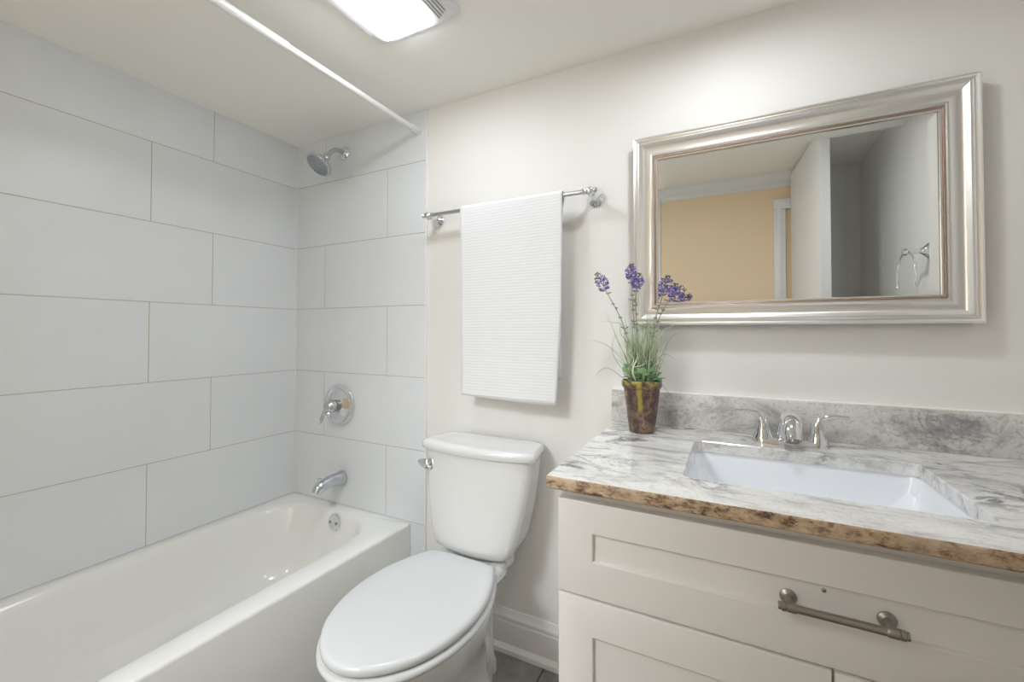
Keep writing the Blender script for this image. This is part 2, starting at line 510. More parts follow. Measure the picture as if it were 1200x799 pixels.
# baseboards
def base_profile(L0, L1, axis, wall, sgn):
    prof = [(0, 0.0), (0.026, 0.0), (0.026, 0.004), (0.024, 0.016), (0.017, 0.026), (0.0145, 0.031), (0.0145, 0.108), (0.012, 0.112), (0.012, 0.117),
            (0.015, 0.120), (0.0145, 0.128), (0.009, 0.137), (0.006, 0.147), (0.0045, 0.152), (0, 0.152)]
    bm = bmesh.new()
    lp = []
    for u in (L0, L1):
        lp.append([Vector((u, wall + sgn * d, z)) if axis == 'x' else Vector((wall + sgn * d, u, z)) for d, z in prof])
    loft(bm, lp)
    return bm
struct('baseboard_back', base_profile(0.8345, 1.638, 'x', PAINT_Y, -1), M_TRIM, angle=25)
struct('baseboard_front', base_profile(0.80, 2.20, 'x', FRONT, 1), M_TRIM, angle=25)
struct('baseboard_right', base_profile(-1.55, -0.63, 'y', RIGHT, -1), M_TRIM, angle=25)
# crown moulding on the front wall (seen in the mirror)
bm = bmesh.new()
prof = [(0, CEIL), (0.060, CEIL), (0.060, CEIL - 0.010), (0.050, CEIL - 0.016), (0.040, CEIL - 0.034), (0.022, CEIL - 0.050),
        (0.014, CEIL - 0.056), (0.014, CEIL - 0.066), (0.008, CEIL - 0.078), (0, CEIL - 0.078)]
loft(bm, [[Vector((u, FRONT + d, z)) for d, z in prof] for u in (0.78, 2.315)])
struct('trim_3', bm, M_TRIM, angle=25)
# door casing on the front wall, and the closed white door in it
bm = bmesh.new()
box(bm, 2.212, 2.272, FRONT, FRONT + 0.018, 0, 1.985, 0.003); box(bm, 2.224, 2.252, FRONT, FRONT + 0.023, 0, 1.985, 0.003)
box(bm, 2.470, 2.558, FRONT, FRONT + 0.020, 0, CEIL, 0.003)
box(bm, 2.2125, 2.330, FRONT, FRONT + 0.0245, 1.925, 1.9845, 0.003)
struct('trim_4', bm, M_TRIM)
# open door leaf standing out from the front wall
door = bpy.data.objects.new('door_1', None); C.objects.link(door); door.location = (2.30, FRONT, 0); BASE['door_1'] = (2.30, FRONT, 0)
door['kind'] = 'structure'
bm = bmesh.new()
lp = []
for z in (0.012, 0.0145, 2.121, 2.1235):
    i = 0.0 if 0.014 < z < 2.122 else 0.002
    lp.append([Vector((2.297 + i, FRONT + 0.03 + i, z)), Vector((2.335 - i, FRONT + 0.03 + i, z)), Vector((2.382 - i, -0.95 - i, z)), Vector((2.344 + i, -0.95 - i, z))])
loft(bm, lp)
link('door_leaf', bm, M_TRIM, door)
bm = bmesh.new()
lathe(bm, [(0.032, 0.0), (0.032, 0.004), (0.012, 0.008), (0.011, 0.03), (0.026, 0.04), (0.028, 0.052), (0.018, 0.062), (0.002, 0.064)], (2.3405, -1.01, 0.96), (-1, 0, 0), 24)
link('door_knob', bm, M_NICKEL, door)

# ------------------------------------------------------------------ lamps
# fan and lamp unit in the ceiling
PX0, PX1, PY0, PY1 = 0.985, 1.190, -0.66, -0.405
lamp = thing('ceiling_light', 'square white ceiling fan light with glowing lens and side grille, above the toilet', 'ceiling light', (1.1, -0.53, CEIL))
bm = bmesh.new()
lps = []
for i, z in ((0.0, CEIL), (0.0, CEIL - 0.005), (0.006, CEIL - 0.010), (0.03, CEIL - 0.012)):
    lps.append(at_z(rrect(PX0 - 0.030 + i, PX1 + 0.085 - i, PY0 - 0.035 + i, PY1 + 0.014 - i, 0.030), z))
loft(bm, lps, cap0=False)
link('housing', bm, M_PLASTIC, lamp)
bm = bmesh.new()
def bowed(i, z):
    pts = []
    cx, cy = (PX0 + PX1) / 2, (PY0 + PY1) / 2; hx, hy = (PX1 - PX0) / 2, (PY1 - PY0) / 2
    for x, y in rrect(PX0 + i, PX1 - i, PY0 + i, PY1 - i, 0.014):
        u, v = (x - cx) / hx, (y - cy) / hy
        pts.append(Vector((cx + (x - cx) * (1 - 0.05 * v * v), cy + (y - cy) * (1 - 0.06 * u * u), z)))
    return pts
loft(bm, [bowed(0, CEIL - 0.011), bowed(0, CEIL - 0.013), bowed(0.006, CEIL - 0.018), bowed(0.03, CEIL - 0.020)], cap0=False)
link('lens', bm, M_LENS, lamp)
bm = bmesh.new()
for k in range(4):
    x = PX1 + 0.014 + k * 0.011
    box(bm, x, x + 0.003, PY0 + 0.02, PY1 - 0.012 - 0.006 * k, CEIL - 0.0135, CEIL - 0.0115)
link('grille_slots', bm, plain('slot_grey', (0.30, 0.30, 0.31), 0.6), lamp)
# small round downlight over the vanity (just above the photograph's frame)
dl = thing('recessed_light', 'small round recessed ceiling light above the vanity', 'ceiling light', (1.97, -0.45, CEIL))
bm = bmesh.new()
lathe(bm, [(0.045, 0.0), (0.070, 0.0), (0.070, 0.004), (0.064, 0.008), (0.048, 0.008), (0.045, 0.002)], (1.97, -0.45, CEIL), (0, 0, -1), 40, cap0=False, cap1=False)
link('trim_ring', bm, M_PLASTIC, dl)
bm = bmesh.new()
lathe(bm, [(0.045, 0.0), (0.045, 0.003), (0.03, 0.005), (0.001, 0.006)], (1.97, -0.45, CEIL), (0, 0, -1), 40, cap0=False)
link('lens', bm, M_DOWN, dl)

hl = thing('hallway_fill_light', 'large square fill light added in the unseen hallway', 'ceiling light', (0.87, -2.4, HZ))  # added lamp, never in view, brightens the vanity front through the doorway
bm = bmesh.new(); loft(bm, [at_z(rrect(0.55 + i, 1.19 - i, -2.72 + i, -2.08 - i, 0.04), HZ - h) for i, h in ((0, 0), (0, 0.02), (0.012, 0.026), (0.02, 0.022))], cap0=False, cap1=False)
link('rim', bm, M_PLASTIC, hl)
bm = bmesh.new(); loft(bm, [at_z(rrect(0.57 + i, 1.17 - i, -2.70 + i, -2.10 - i, 0.03), HZ - h) for i, h in ((0, 0.02), (0.02, 0.03), (0.08, 0.036))], cap0=False)
link('diffuser', bm, M_HALL_FILL, hl)

# ------------------------------------------------------------------ bathtub
tub = thing('bathtub', 'white enamel alcove bathtub along the tiled wall', 'bathtub', (0.375, -0.75, 0))
TX = 0.752; TZ = 0.377; TY = -1.545
def tub_outer(i, z, r=0.004):
    pts = []
    for x, y in rrect(0.0012, TX - i, TY + i, -0.0012, r):
        if x > 0.4: x += 0.030 * y
        pts.append(Vector((x, y, z)))
    return pts
def tub_inner(xl, xr, yb, yf, r, z):
    pts = []
    for x, y in rrect(xl, xr, yf, yb, r): pts.append(Vector((x, y, z)))
    return pts
bm = bmesh.new()
loops = [tub_outer(0.0, 0.0), tub_outer(0.0, 0.03), tub_outer(0.0, TZ - 0.011), tub_outer(0.0012, TZ - 0.006, 0.004), tub_outer(0.004, TZ - 0.0015, 0.005), tub_outer(0.0085, TZ, 0.006),
         tub_inner(0.036, 0.650, -0.040, -1.470, 0.205, TZ + 0.000),
         tub_inner(0.041, 0.645, -0.045, -1.462, 0.202, TZ - 0.002),
         tub_inner(0.048, 0.638, -0.053, -1.455, 0.200, TZ - 0.010),
         tub_inner(0.055, 0.632, -0.062, -1.447, 0.198, TZ - 0.030),
         tub_inner(0.070, 0.622, -0.075, -1.40, 0.215, 0.24),
         tub_inner(0.085, 0.612, -0.090, -1.33, 0.20, 0.13),
         tub_inner(0.110, 0.592, -0.112, -1.28, 0.18, 0.085),
         tub_inner(0.150, 0.555, -0.150, -1.22, 0.15, 0.066),
         tub_inner(0.25, 0.45, -0.30, -1.05, 0.08, 0.060)]
loft(bm, loops, cap0=False)
link('basin', bm, M_TUB, tub, angle=60)
# overflow plate on the inside of the faucet end
oc = Vector((0.393, -0.066, 0.308))
on_ = Vector((0, -1, 0.10)).normalized()
bm = bmesh.new()
oc = Vector((0.372, -0.0655, 0.331))
lathe(bm, [(0.037, -0.004), (0.037, 0.004), (0.034, 0.008), (0.020, 0.0105), (0.001, 0.011)], oc, on_, 36)
op = link('overflow_plate', bm, M_CHROME, tub)
bm = bmesh.new()
bm.free()
for s in (-1, 1):
    bm = bmesh.new()
    lathe(bm, [(0.006, 0.008), (0.006, 0.0125), (0.002, 0.0135)], oc + Vector((s * 0.019, 0, 0)), on_, 14)
    link('screw', bm, M_NICKEL, op)
bm = bmesh.new()
lathe(bm, [(0.034, 0.058), (0.034, 0.063), (0.02, 0.066), (0.001, 0.067)], (0.36, -0.32, 0.0), (0, 0, 1), 28)
link('drain', bm, M_CHROME, tub)

# ------------------------------------------------------------------ tub and shower fittings
sp = thing('tub_spout', 'chrome tub spout on the tiled wall above the bathtub end', 'tub spout', (0.342, 0, 0.505))
bm = bmesh.new()
path = smooth_path([(0.342, 0.002, 0.508), (0.342, -0.012, 0.508), (0.341, -0.05, 0.510), (0.339, -0.09, 0.508), (0.337, -0.122, 0.497), (0.336, -0.138, 0.476)], 6)
tube(bm, path, [0.033, 0.033, 0.028, 0.025, 0.024, 0.019], 24)
link('body', bm, M_SATIN, sp, angle=50)
bm = bmesh.new()
lathe(bm, [(0.004, 0), (0.004, 0.012), (0.008, 0.014), (0.0085, 0.020), (0.003, 0.023)], (0.337, -0.118, 0.518), (0, -0.2, 1), 14)
link('diverter_knob', bm, M_SATIN, sp)

va = thing('shower_valve', 'round chrome shower valve with single lever on the tiled wall', 'shower valve', (0.326, 0, 0.848))
bm = bmesh.new()
lathe(bm, [(0.096, -0.003), (0.096, 0.008), (0.093, 0.014), (0.087, 0.017), (0.080, 0.016), (0.075, 0.011), (0.071, 0.009), (0.066, 0.010), (0.050, 0.018), (0.036, 0.023), (0.030, 0.024)], (0.326, 0, 0.848), (0, -1, 0), 56)
link('escutcheon', bm, M_CHROME, va)
bm = bmesh.new()
lathe(bm, [(0.027, 0.018), (0.027, 0.042), (0.023, 0.048)], (0.326, 0, 0.848), (0, -1, 0), 28)
link('sleeve', bm, M_NICKEL, va)
bm = bmesh.new()
lathe(bm, [(0.027, 0.044), (0.031, 0.052), (0.029, 0.068), (0.020, 0.079), (0.001, 0.083)], (0.326, 0, 0.848), (0, -1, 0), 28)
tube(bm, smooth_path([(0.324, -0.062, 0.846), (0.306, -0.069, 0.826), (0.293, -0.074, 0.798), (0.288, -0.078, 0.768)], 6), [0.022, 0.018, 0.014, 0.015, 0.007], 16, flat=[0.8, 0.6, 0.45, 0.4])
link('lever_handle', bm, M_SATIN, va, angle=50)

sh = thing('wall_shower', 'chrome shower head on bent arm high on the tiled wall', 'shower head', (0.342, 0, 2.041))
bm = bmesh.new()
lathe(bm, [(0.031, -0.002), (0.031, 0.003), (0.027, 0.008), (0.014, 0.013)], (0.342, 0, 2.041), (0, -1, 0), 32)
link('flange', bm, M_CHROME, sh)
bm = bmesh.new()
tube(bm, smooth_path([(0.342, -0.004, 2.041), (0.342, -0.04, 2.043), (0.342, -0.072, 2.026), (0.342, -0.100, 1.990)], 7), 0.0105, 18)
link('arm', bm, M_SATIN, sh, angle=50)
hd = Vector((-0.12, -0.62, -0.775)).normalized(); hp = Vector((0.342, -0.098, 1.992))
bm = bmesh.new()
lathe(bm, [(0.013, -0.004), (0.017, 0.002), (0.018, 0.012), (0.015, 0.020), (0.022, 0.028), (0.042, 0.042), (0.055, 0.052), (0.060, 0.060), (0.060, 0.068), (0.056, 0.072)], hp, hd, 40)
head = link('spray_head', bm, M_SATIN, sh)
bm = bmesh.new()
lathe(bm, [(0.054, 0.071), (0.050, 0.0735), (0.001, 0.0745)], hp, hd, 40)
fp = link('spray_face', bm, plain('spray_face_grey', (0.42, 0.45, 0.50), 0.35, metal=0.4), sh)
bm = bmesh.new(); _, s_, t_ = frame_of(hd)
for ring, cnt in ((0.012, 6), (0.024, 12), (0.036, 18), (0.046, 22)):
    for k in range(cnt):
        a = 2 * PI * k / cnt
        lathe(bm, [(0.0022, 0.0725), (0.0018, 0.077)], hp + s_ * ring * math.cos(a) + t_ * ring * math.sin(a), hd, 6)
link('nozzles', bm, M_RUBBER, sh)

rod = thing('shower_curtain_rod', 'white tension shower curtain rod just below the ceiling over the tub edge', 'curtain rod', (0.786, -0.79, 2.052))
bm = bmesh.new()
lathe(bm, [(0.0105, 0.03), (0.0105, 0.62)], (0.786, 0, 2.052), (0, -1, 0), 24)
link('inner_tube', bm, M_ROD, rod)
bm = bmesh.new()
lathe(bm, [(0.0115, 0.608), (0.0132, 0.612), (0.0132, -FRONT - 0.03)], (0.786, 0, 2.052), (0, -1, 0), 24)
link('outer_tube', bm, M_ROD, rod)
for y0, d in ((0.0, -1), (FRONT, 1)):
    bm = bmesh.new()
    lathe(bm, [(0.0165, 0.0), (0.0165, 0.004), (0.0150, 0.010), (0.0140, 0.045), (0.0128, 0.048)], (0.786, y0, 2.052), (0, d, 0), 24)
    link('end_cap', bm, M_PLASTIC, rod)

# ------------------------------------------------------------------ toilet
TC = 1.172
toi = thing('toilet', 'white two-piece toilet with closed lid beside the bathtub', 'toilet', (TC, -0.4, 0))
def outline(half, z, n=60, cx=TC):
    """closed loop from (half width, y) points running back centre to front centre"""
    p = smooth_path([(w, y, 0) for w, y in half], 10)
    d = [0]
    for a, b in zip(p[:-1], p[1:]): d.append(d[-1] + (b - a).length)
    t = np.linspace(0, d[-1], n)
    w = np.interp(t, d, [q.x for q in p]); y = np.interp(t, d, [q.y for q in p])
    right = [Vector((cx + max(a, 0), b, z)) for a, b in zip(w, y)]
    left = [Vector((cx - max(a, 0), b, z)) for a, b in zip(w[1:-1], y[1:-1])][::-1]
    return right + left
def inset(lp, d, z):
    n = len(lp); out = []
    for i, p in enumerate(lp):
        t = (lp[(i + 1) % n] - lp[i - 1]); nrm = Vector((t.y, -t.x, 0)).normalized()
        out.append(Vector((p.x + nrm.x * d, p.y + nrm.y * d, z)))
    return out
lidh = [(0.0, -0.228), (0.06, -0.228), (0.118, -0.234), (0.134, -0.256), (0.162, -0.312), (0.184, -0.380), (0.194, -0.450), (0.193, -0.510), (0.180, -0.580),
        (0.150, -0.650), (0.108, -0.702), (0.062, -0.736), (0.022, -0.750), (0.0, -0.752)]
LO = outline(lidh, 0.445)
cxy = sum(LO, Vector()) / len(LO)
def grow(lp, d, z):
    a = inset(lp, d, z); b = inset(lp, -d, z)
    ra = sum((p - cxy).length for p in a); rb = sum((p - cxy).length for p in b)
    return a if (ra > rb) == (d > 0) else b
def shrink(lp, f, z): return [Vector((cxy.x + (p.x - cxy.x) * f, cxy.y + (p.y - cxy.y) * f, z)) for p in lp]
bm = bmesh.new()
loft(bm, [grow(LO, -0.004, 0.4245), grow(LO, -0.001, 0.427), grow(LO, 0.0, 0.433), grow(LO, -0.001, 0.440), grow(LO, -0.005, 0.4445), grow(LO, -0.013, 0.4468),
          shrink(LO, 0.72, 0.4480), shrink(LO, 0.3, 0.4490)])
link('lid', bm, M_SEAT, toi, angle=50)
bm = bmesh.new()
loft(bm, [grow(LO, -0.006, 0.400), grow(LO, 0.004, 0.402), grow(LO, 0.0075, 0.408), grow(LO, 0.007, 0.414), grow(LO, 0.002, 0.419), grow(LO, -0.008, 0.421)])
link('seat', bm, M_SEAT, toi, angle=50)
def hinge(x):
    bm = bmesh.new()
    tube(bm, [(x - 0.022, -0.222, 0.424), (x + 0.022, -0.222, 0.424)], 0.009, 14)
    link('hinge', bm, M_SEAT, toi)
hinge(TC - 0.07); hinge(TC + 0.07)
# bowl, deck and pedestal as one casting
def bowl_loop(z, yb, wb, wd, ym, wm, yf, e=1.0):
    return outline([(0.0, yb), (wb * 0.6, yb), (wb * 0.97, yb - 0.004), (wb, yb - 0.03), (wd, -0.24), (wm * 0.96, ym + 0.09), (wm, ym), (wm * 0.97, ym - 0.07),
                    (wm * 0.80, yf + (ym - yf) * 0.40), (wm * 0.56, yf + (ym - yf) * 0.17), (wm * 0.27, yf + (ym - yf) * 0.035), (0, yf)], z)
bm = bmesh.new()
loft(bm, [bowl_loop(0.000, -0.100, 0.060, 0.112, -0.32, 0.116, -0.500),
          bowl_loop(0.040, -0.100, 0.060, 0.112, -0.32, 0.115, -0.498),
          bowl_loop(0.060, -0.108, 0.055, 0.102, -0.32, 0.105, -0.485),
          bowl_loop(0.110, -0.110, 0.052, 0.098, -0.33, 0.102, -0.490),
          bowl_loop(0.180, -0.110, 0.052, 0.098, -0.36, 0.114, -0.535),
          bowl_loop(0.240, -0.108, 0.054, 0.100, -0.40, 0.136, -0.605),
          bowl_loop(0.290, -0.100, 0.062, 0.103, -0.43, 0.158, -0.668),
          bowl_loop(0.330, -0.085, 0.080, 0.108, -0.442, 0.174, -0.705),
          bowl_loop(0.360, -0.068, 0.096, 0.114, -0.448, 0.182, -0.727),
          bowl_loop(0.380, -0.060, 0.104, 0.120, -0.45, 0.187, -0.737),
          bowl_loop(0.393, -0.058, 0.106, 0.122, -0.45, 0.188, -0.740),
          bowl_loop(0.401, -0.060, 0.104, 0.120, -0.45, 0.185, -0.737),
          bowl_loop(0.403, -0.066, 0.096, 0.112, -0.45, 0.172, -0.722)])
# raised deck that carries the tank
def deck(i, z, front=-0.262):
    return at_z([(x, y) for x, y in rrect(TC - 0.114 + i, TC + 0.114 - i, front + i, -0.055 - i, 0.028)], z)
dk = []
for i, z in ((0.0, 0.385), (0.0, 0.408), (0.003, 0.417), (0.009, 0.421), (0.02, 0.4225)):
    dk.append([Vector((p.x + (0.014 * (p.x - TC) / 0.122 if p.y < -0.15 else 0), p.y, p.z - (0.010 if p.y < -0.2 and z > 0.4 else 0))) for p in deck(i, z)])
loft(bm, dk)
link('bowl', bm, M_PORC, toi, angle=50)
# tank
def tank_loop(hb, hf, yb, yf, bow, z, r=0.03):
    pts = []
    for x, y in rrect(-1, 1, 0, 1, 0.14, 8, 10):
        t = 1 - y                       # 0 back, 1 front
        hw = hb + (hf - hb) * t
        pts.append(Vector((TC + x * hw, yb + (yf - yb) * t - bow * t * (1 - x * x), z)))
    return pts
bm = bmesh.new()
loft(bm, [tank_loop(0.100, 0.112, -0.040, -0.165, 0.020, 0.428), tank_loop(0.118, 0.132, -0.034, -0.180, 0.024, 0.432), tank_loop(0.134, 0.150, -0.028, -0.190, 0.027, 0.445),
          tank_loop(0.146, 0.160, -0.024, -0.192, 0.028, 0.465), tank_loop(0.156, 0.172, -0.020, -0.190, 0.029, 0.500), tank_loop(0.172, 0.190, -0.017, -0.182, 0.031, 0.58),
          tank_loop(0.186, 0.207, -0.015, -0.172, 0.033, 0.67), tank_loop(0.196, 0.219, -0.014, -0.164, 0.035, 0.765)])
link('tank', bm, M_PORC, toi, angle=50)
bm = bmesh.new()
def lidl(g, z): return tank_loop(0.198 + g, 0.226 + g, -0.012 + min(g, 0.0), -0.164 - g, 0.037, z)
loft(bm, [lidl(0.0, 0.763), lidl(0.006, 0.766), lidl(0.008, 0.775), lidl(0.008, 0.783), lidl(0.005, 0.791), lidl(-0.002, 0.796), lidl(-0.014, 0.7985), lidl(-0.022, 0.7975), lidl(-0.07, 0.7985)])
link('tank_lid', bm, M_PORC, toi, angle=50)
# neck between tank and deck
bm = bmesh.new()
loft(bm, [tank_loop(0.098, 0.100, -0.062, -0.150, 0.018, 0.421), tank_loop(0.096, 0.098, -0.062, -0.145, 0.016, 0.430)])
link('tank_gasket', bm, M_PORC, toi, angle=50)
# flush lever at the tank's front left
bm = bmesh.new()
fc = Vector((TC - 0.178, -0.172, 0.712)); fn = Vector((-0.12, -1, 0.08)).normalized()
lathe(bm, [(0.023, -0.008), (0.023, 0.005), (0.019, 0.009), (0.010, 0.011)], fc, fn, 24)
tube(bm, smooth_path([fc + Vector((0.006, -0.015, -0.001)), fc + Vector((-0.012, -0.019, 0.002)), fc + Vector((-0.032, -0.019, 0.005)), fc + Vector((-0.048, -0.016, 0.006))], 6), [0.012, 0.019, 0.017, 0.011, 0.004], 16, flat=[0.7, 0.45, 0.4, 0.5], ref=(0, 0, 1))
link('flush_lever', bm, M_CHROME, toi, angle=50)

# ------------------------------------------------------------------ towel bar and towel
BY, BZ = -0.065, 1.6605
tb = thing('towel_bar', 'chrome towel bar on the back wall above the toilet', 'towel bar', (1.222, PAINT_Y, BZ))
bm = bmesh.new(); tube(bm, [(0.872, BY, BZ), (1.575, BY, BZ)], 0.0078, 20); link('bar', bm, M_SATIN, tb, angle=50)
for x, s in ((0.886, -1), (1.561, 1)):
    bm = bmesh.new()
    lathe(bm, [(0.031, 0.0), (0.031, 0.004), (0.027, 0.009), (0.018, 0.018), (0.0115, 0.030), (0.009, 0.044), (0.0095, 0.056), (0.013, 0.062)], (x, PAINT_Y, 1.656), (0, -1, 0.04), 32)
    po = link('post', bm, M_CHROME, tb)
    bm = bmesh.new()
    lathe(bm, [(0.0085, -0.030), (0.0115, -0.026), (0.0115, -0.020), (0.009, -0.016), (0.0125, -0.010), (0.0145, 0.0), (0.0125, 0.008), (0.008, 0.012), (0.011, 0.017), (0.009, 0.023), (0.002, 0.026)], (x, BY, BZ), (s, 0, 0), 24)
    link('finial', bm, M_CHROME, po)

bm = bmesh.new()
pathz = []
zf, zb_ = 0.955, 1.03
nfr = 70
for i in range(nfr + 1): pathz.append((-0.0125, zf + (BZ - zf) * i / nfr, 'f'))
for i in range(1, 12): a = PI - PI * i / 12; pathz.append((0.0125 * math.cos(a), BZ + 0.0125 * math.sin(a), 't'))
for i in range(0, 41): pathz.append((0.0125, BZ + (zb_ - BZ) * i / 40, 'b'))
rows = []
NX = 44
for dy, z, side in pathz:
    drop = max(0.0, min(1.0, (BZ - z) / (BZ - zf)))
    xl = 1.055 + 0.009 * drop; xr = 1.466 - (0.004 * drop + 0.018 * max(0, drop - 0.55) / 0.45)
    row = []
    for j in range(NX + 1):
        u = j / NX
        wav = drop * (0.0045 * math.sin(5.2 * u + 1.0 + 0.6 * drop) + 0.002 * math.sin(13 * u + 2.5 * drop) + 0.0012 * math.sin(27 * u + 7 * drop))
        if side == 'f': y = BY + dy - 0.005 * drop + wav
        elif side == 'b': y = BY + dy + 0.006 * drop + wav * 0.5; xr = min(xr, 1.466 - 0.016 * min(1, 6 * drop))
        else: y = BY + dy
        zz = z - (0.008 * u if side == 'f' and z < zf + 0.001 else 0.0) - 0.006 * u * max(0, drop - 0.8) / 0.2
        row.append(bm.verts.new((xl + (xr - xl) * u, y, zz)))
    rows.append(row)
for a, b in zip(rows[:-1], rows[1:]):
    for j in range(NX): bm.faces.new((a[j], a[j + 1], b[j + 1], b[j]))
tw = link('towel', bm, M_TOWEL, base=(1.26, BY, zf), angle=80)
so = tw.modifiers.new('thickness', 'SOLIDIFY'); so.thickness = 0.007; so.offset = 0.0
tag(tw, 'white ribbed hand towel hanging folded over the chrome towel bar', 'towel')
# ------------------------------------------------------------------ wall mirror
MX0, MX1, MZ0, MZ1 = 1.693, 2.511, 1.213, 1.818
mir = thing('wall_mirror', 'wide wall mirror in a silvery frame, above the vanity countertop', 'mirror', ((MX0 + MX1) / 2, PAINT_Y, MZ0))
def ring(d, y):
    return [Vector((MX0 + d, y, MZ0 + d)), Vector((MX1 - d, y, MZ0 + d)), Vector((MX1 - d, y, MZ1 - d)), Vector((MX0 + d, y, MZ1 - d))]
W = PAINT_Y
prof = [(0.004, W), (0.004, -0.020), (0.002, -0.024), (0.001, -0.029), (0.003, -0.033), (0.007, -0.0345), (0.0105, -0.033), (0.0125, -0.029), (0.0140, -0.0285), (0.0150, -0.0300),
        (0.0185, -0.0318), (0.0225, -0.0310), (0.0265, -0.0275), (0.0305, -0.0240), (0.036, -0.0212), (0.043, -0.0192), (0.050, -0.0185), (0.0535, -0.0190), (0.0545, -0.0215), (0.0575, -0.0232), (0.0610, -0.0222), (0.0630, -0.0190), (0.0640, -0.0150)]
bm = bmesh.new(); loft(bm, [ring(d, y) for d, y in prof], cap0=False, cap1=False)
link('frame', bm, M_FRAME, mir, angle=28)
bm = bmesh.new()
prof = [(0.0638, -0.006), (0.0638, -0.0160), (0.0655, -0.0178), (0.0680, -0.0168), (0.0690, -0.0140), (0.0690, -0.006)]
loft(bm, [ring(d, y) for d, y in prof], cap0=False, cap1=False)
nb = 0
def bead(x, z): lathe(bm, [(0.0005, 0.0012), (0.0014, 0.0009), (0.0018, 0.0)], (x, -0.0172, z), (0, -1, 0), 6, cap0=True, cap1=False)
x = MX0 + 0.068
while x < MX1 - 0.066:
    bead(x, MZ0 + 0.0665); bead(x, MZ1 - 0.0665); x += 0.0055
z = MZ0 + 0.068
while z < MZ1 - 0.066:
    bead(MX0 + 0.0665, z); bead(MX1 - 0.0665, z); z += 0.0055
link('bead_trim', bm, M_BEAD, mir, angle=28)
bm = bmesh.new()
prof = [(0.0688, -0.006), (0.0688, -0.0145), (0.0700, -0.0155), (0.0730, -0.0145), (0.0738, -0.0100)]
loft(bm, [ring(d, y) for d, y in prof], cap0=False, cap1=False)
link('sight_edge', bm, M_FRAME, mir, angle=28)
bm = bmesh.new()
loft(bm, [ring(0.068, -0.004), ring(0.0725, -0.0085), ring(0.094, -0.0096)], cap0=False)
link('mirror_glass', bm, M_GLASS, mir, angle=1)

# ------------------------------------------------------------------ vanity
CX = 2.113
VX0, VX1, VF = 1.640, 2.590, -0.560
van = thing('vanity_cabinet', 'off-white shaker vanity cabinet under the granite countertop', 'cabinet', (CX, -0.28, 0))
bm = bmesh.new()
box(bm, VX0, VX0 + 0.018, VF, 0.004, 0.0, 0.868, 0.0008, 1)
box(bm, VX1 - 0.018, VX1, VF, 0.004, 0.0, 0.868, 0.0008, 1)
box(bm, VX0 + 0.018, VX1 - 0.018, -0.012, 0.004, 0.0, 0.868)
box(bm, VX0 + 0.018, VX1 - 0.018, VF + 0.0, -0.012, 0.10, 0.118)
box(bm, VX0 + 0.018, VX1 - 0.018, VF + 0.06, VF + 0.075, 0.0, 0.10)
box(bm, VX0 + 0.018, VX1 - 0.018, VF, VF + 0.018, 0.820, 0.868, 0.0006, 1)
box(bm, VX0 + 0.018, VX1 - 0.018, VF, VF + 0.018, 0.625, 0.668, 0.0006, 1)
box(bm, CX - 0.02, CX + 0.02, VF, VF + 0.018, 0.118, 0.625, 0.0006, 1)
link('carcass', bm, M_CAB, van)
def shaker(x0, x1, z0, z1, rail=0.074, top=0.074):
    """frame and sunk panel in one front, thickness 20 mm"""
    yf, yb, yp = VF - 0.0205, VF - 0.001, VF - 0.0125
    bm = bmesh.new()
    def rect(i, y): return [Vector((x0 + i, y, z0 + i)), Vector((x1 - i, y, z0 + i)), Vector((x1 - i, y, z1 - i * top / rail)), Vector((x0 + i, y, z1 - i * top / rail))]
    loft(bm, [rect(0, yb), rect(0, yf + 0.0025), rect(0.0008, yf + 0.0007), rect(0.0025, yf), rect(rail - 0.0012, yf), rect(rail, yf + 0.001), rect(rail + 0.001, yp)])
    return bm
def pull(x0, x1, z, parent, yface):
    bm = bmesh.new()
    yb = yface - 0.034
    xa, xb = x0 + 0.017, x1 - 0.017
    for x in (xa, xb):
        lathe(bm, [(0.0125, 0.0), (0.0125, 0.002), (0.0105, 0.0035), (0.007, 0.006), (0.0058, 0.012), (0.0058, 0.034)], (x, yface, z), (0, -1, 0), 24)
    lathe(bm, [(0.0062, 0.0), (0.0062, x1 - x0)], (x0, yb, z), (1, 0, 0), 22)
    for xs_, d in ((x0, 1), (x1, -1)):
        lathe(bm, [(0.0062, 0.004), (0.0076, 0.005), (0.0076, 0.010), (0.0066, 0.011), (0.0076, 0.012), (0.0076, 0.024), (0.0062, 0.026)], (xs_, yb, z), (d, 0, 0), 22)
    return link('handle', bm, M_NICKEL, parent)
dr = link('drawer_front', shaker(1.6425, 2.5875, 0.6500, 0.8430, top=0.063), M_CAB, van, angle=25)
pull(2.036, 2.200, 0.7455, dr, VF - 0.0125)
bm = bmesh.new()
lathe(bm, [(0.0034, -0.002), (0.0034, 0.001), (0.0025, 0.002), (0.0005, 0.0022)], (2.103, VF - 0.0125, 0.7685), (0, -1, -0.2), 14)
link('bumper', bm, M_NICKEL, dr)
for x0, x1 in ((1.6425, CX - 0.0018), (CX + 0.0018, 2.5875)):
    d = link('door', shaker(x0, x1, 0.115, 0.6455), M_CAB, van, angle=25)
    xx = CX - 0.040 if x0 < 2 else CX + 0.040
    bm = bmesh.new(); yb = VF - 0.0205 - 0.034
    for z in (0.415, 0.525):
        lathe(bm, [(0.0125, 0.0), (0.0125, 0.002), (0.0105, 0.0035), (0.007, 0.006), (0.0058, 0.012), (0.0058, 0.034)], (xx, VF - 0.0205, z), (0, -1, 0), 24)
    lathe(bm, [(0.0062, 0.0), (0.0062, 0.164)], (xx, yb, 0.388), (0, 0, 1), 22)
    link('handle', bm, M_NICKEL, d)

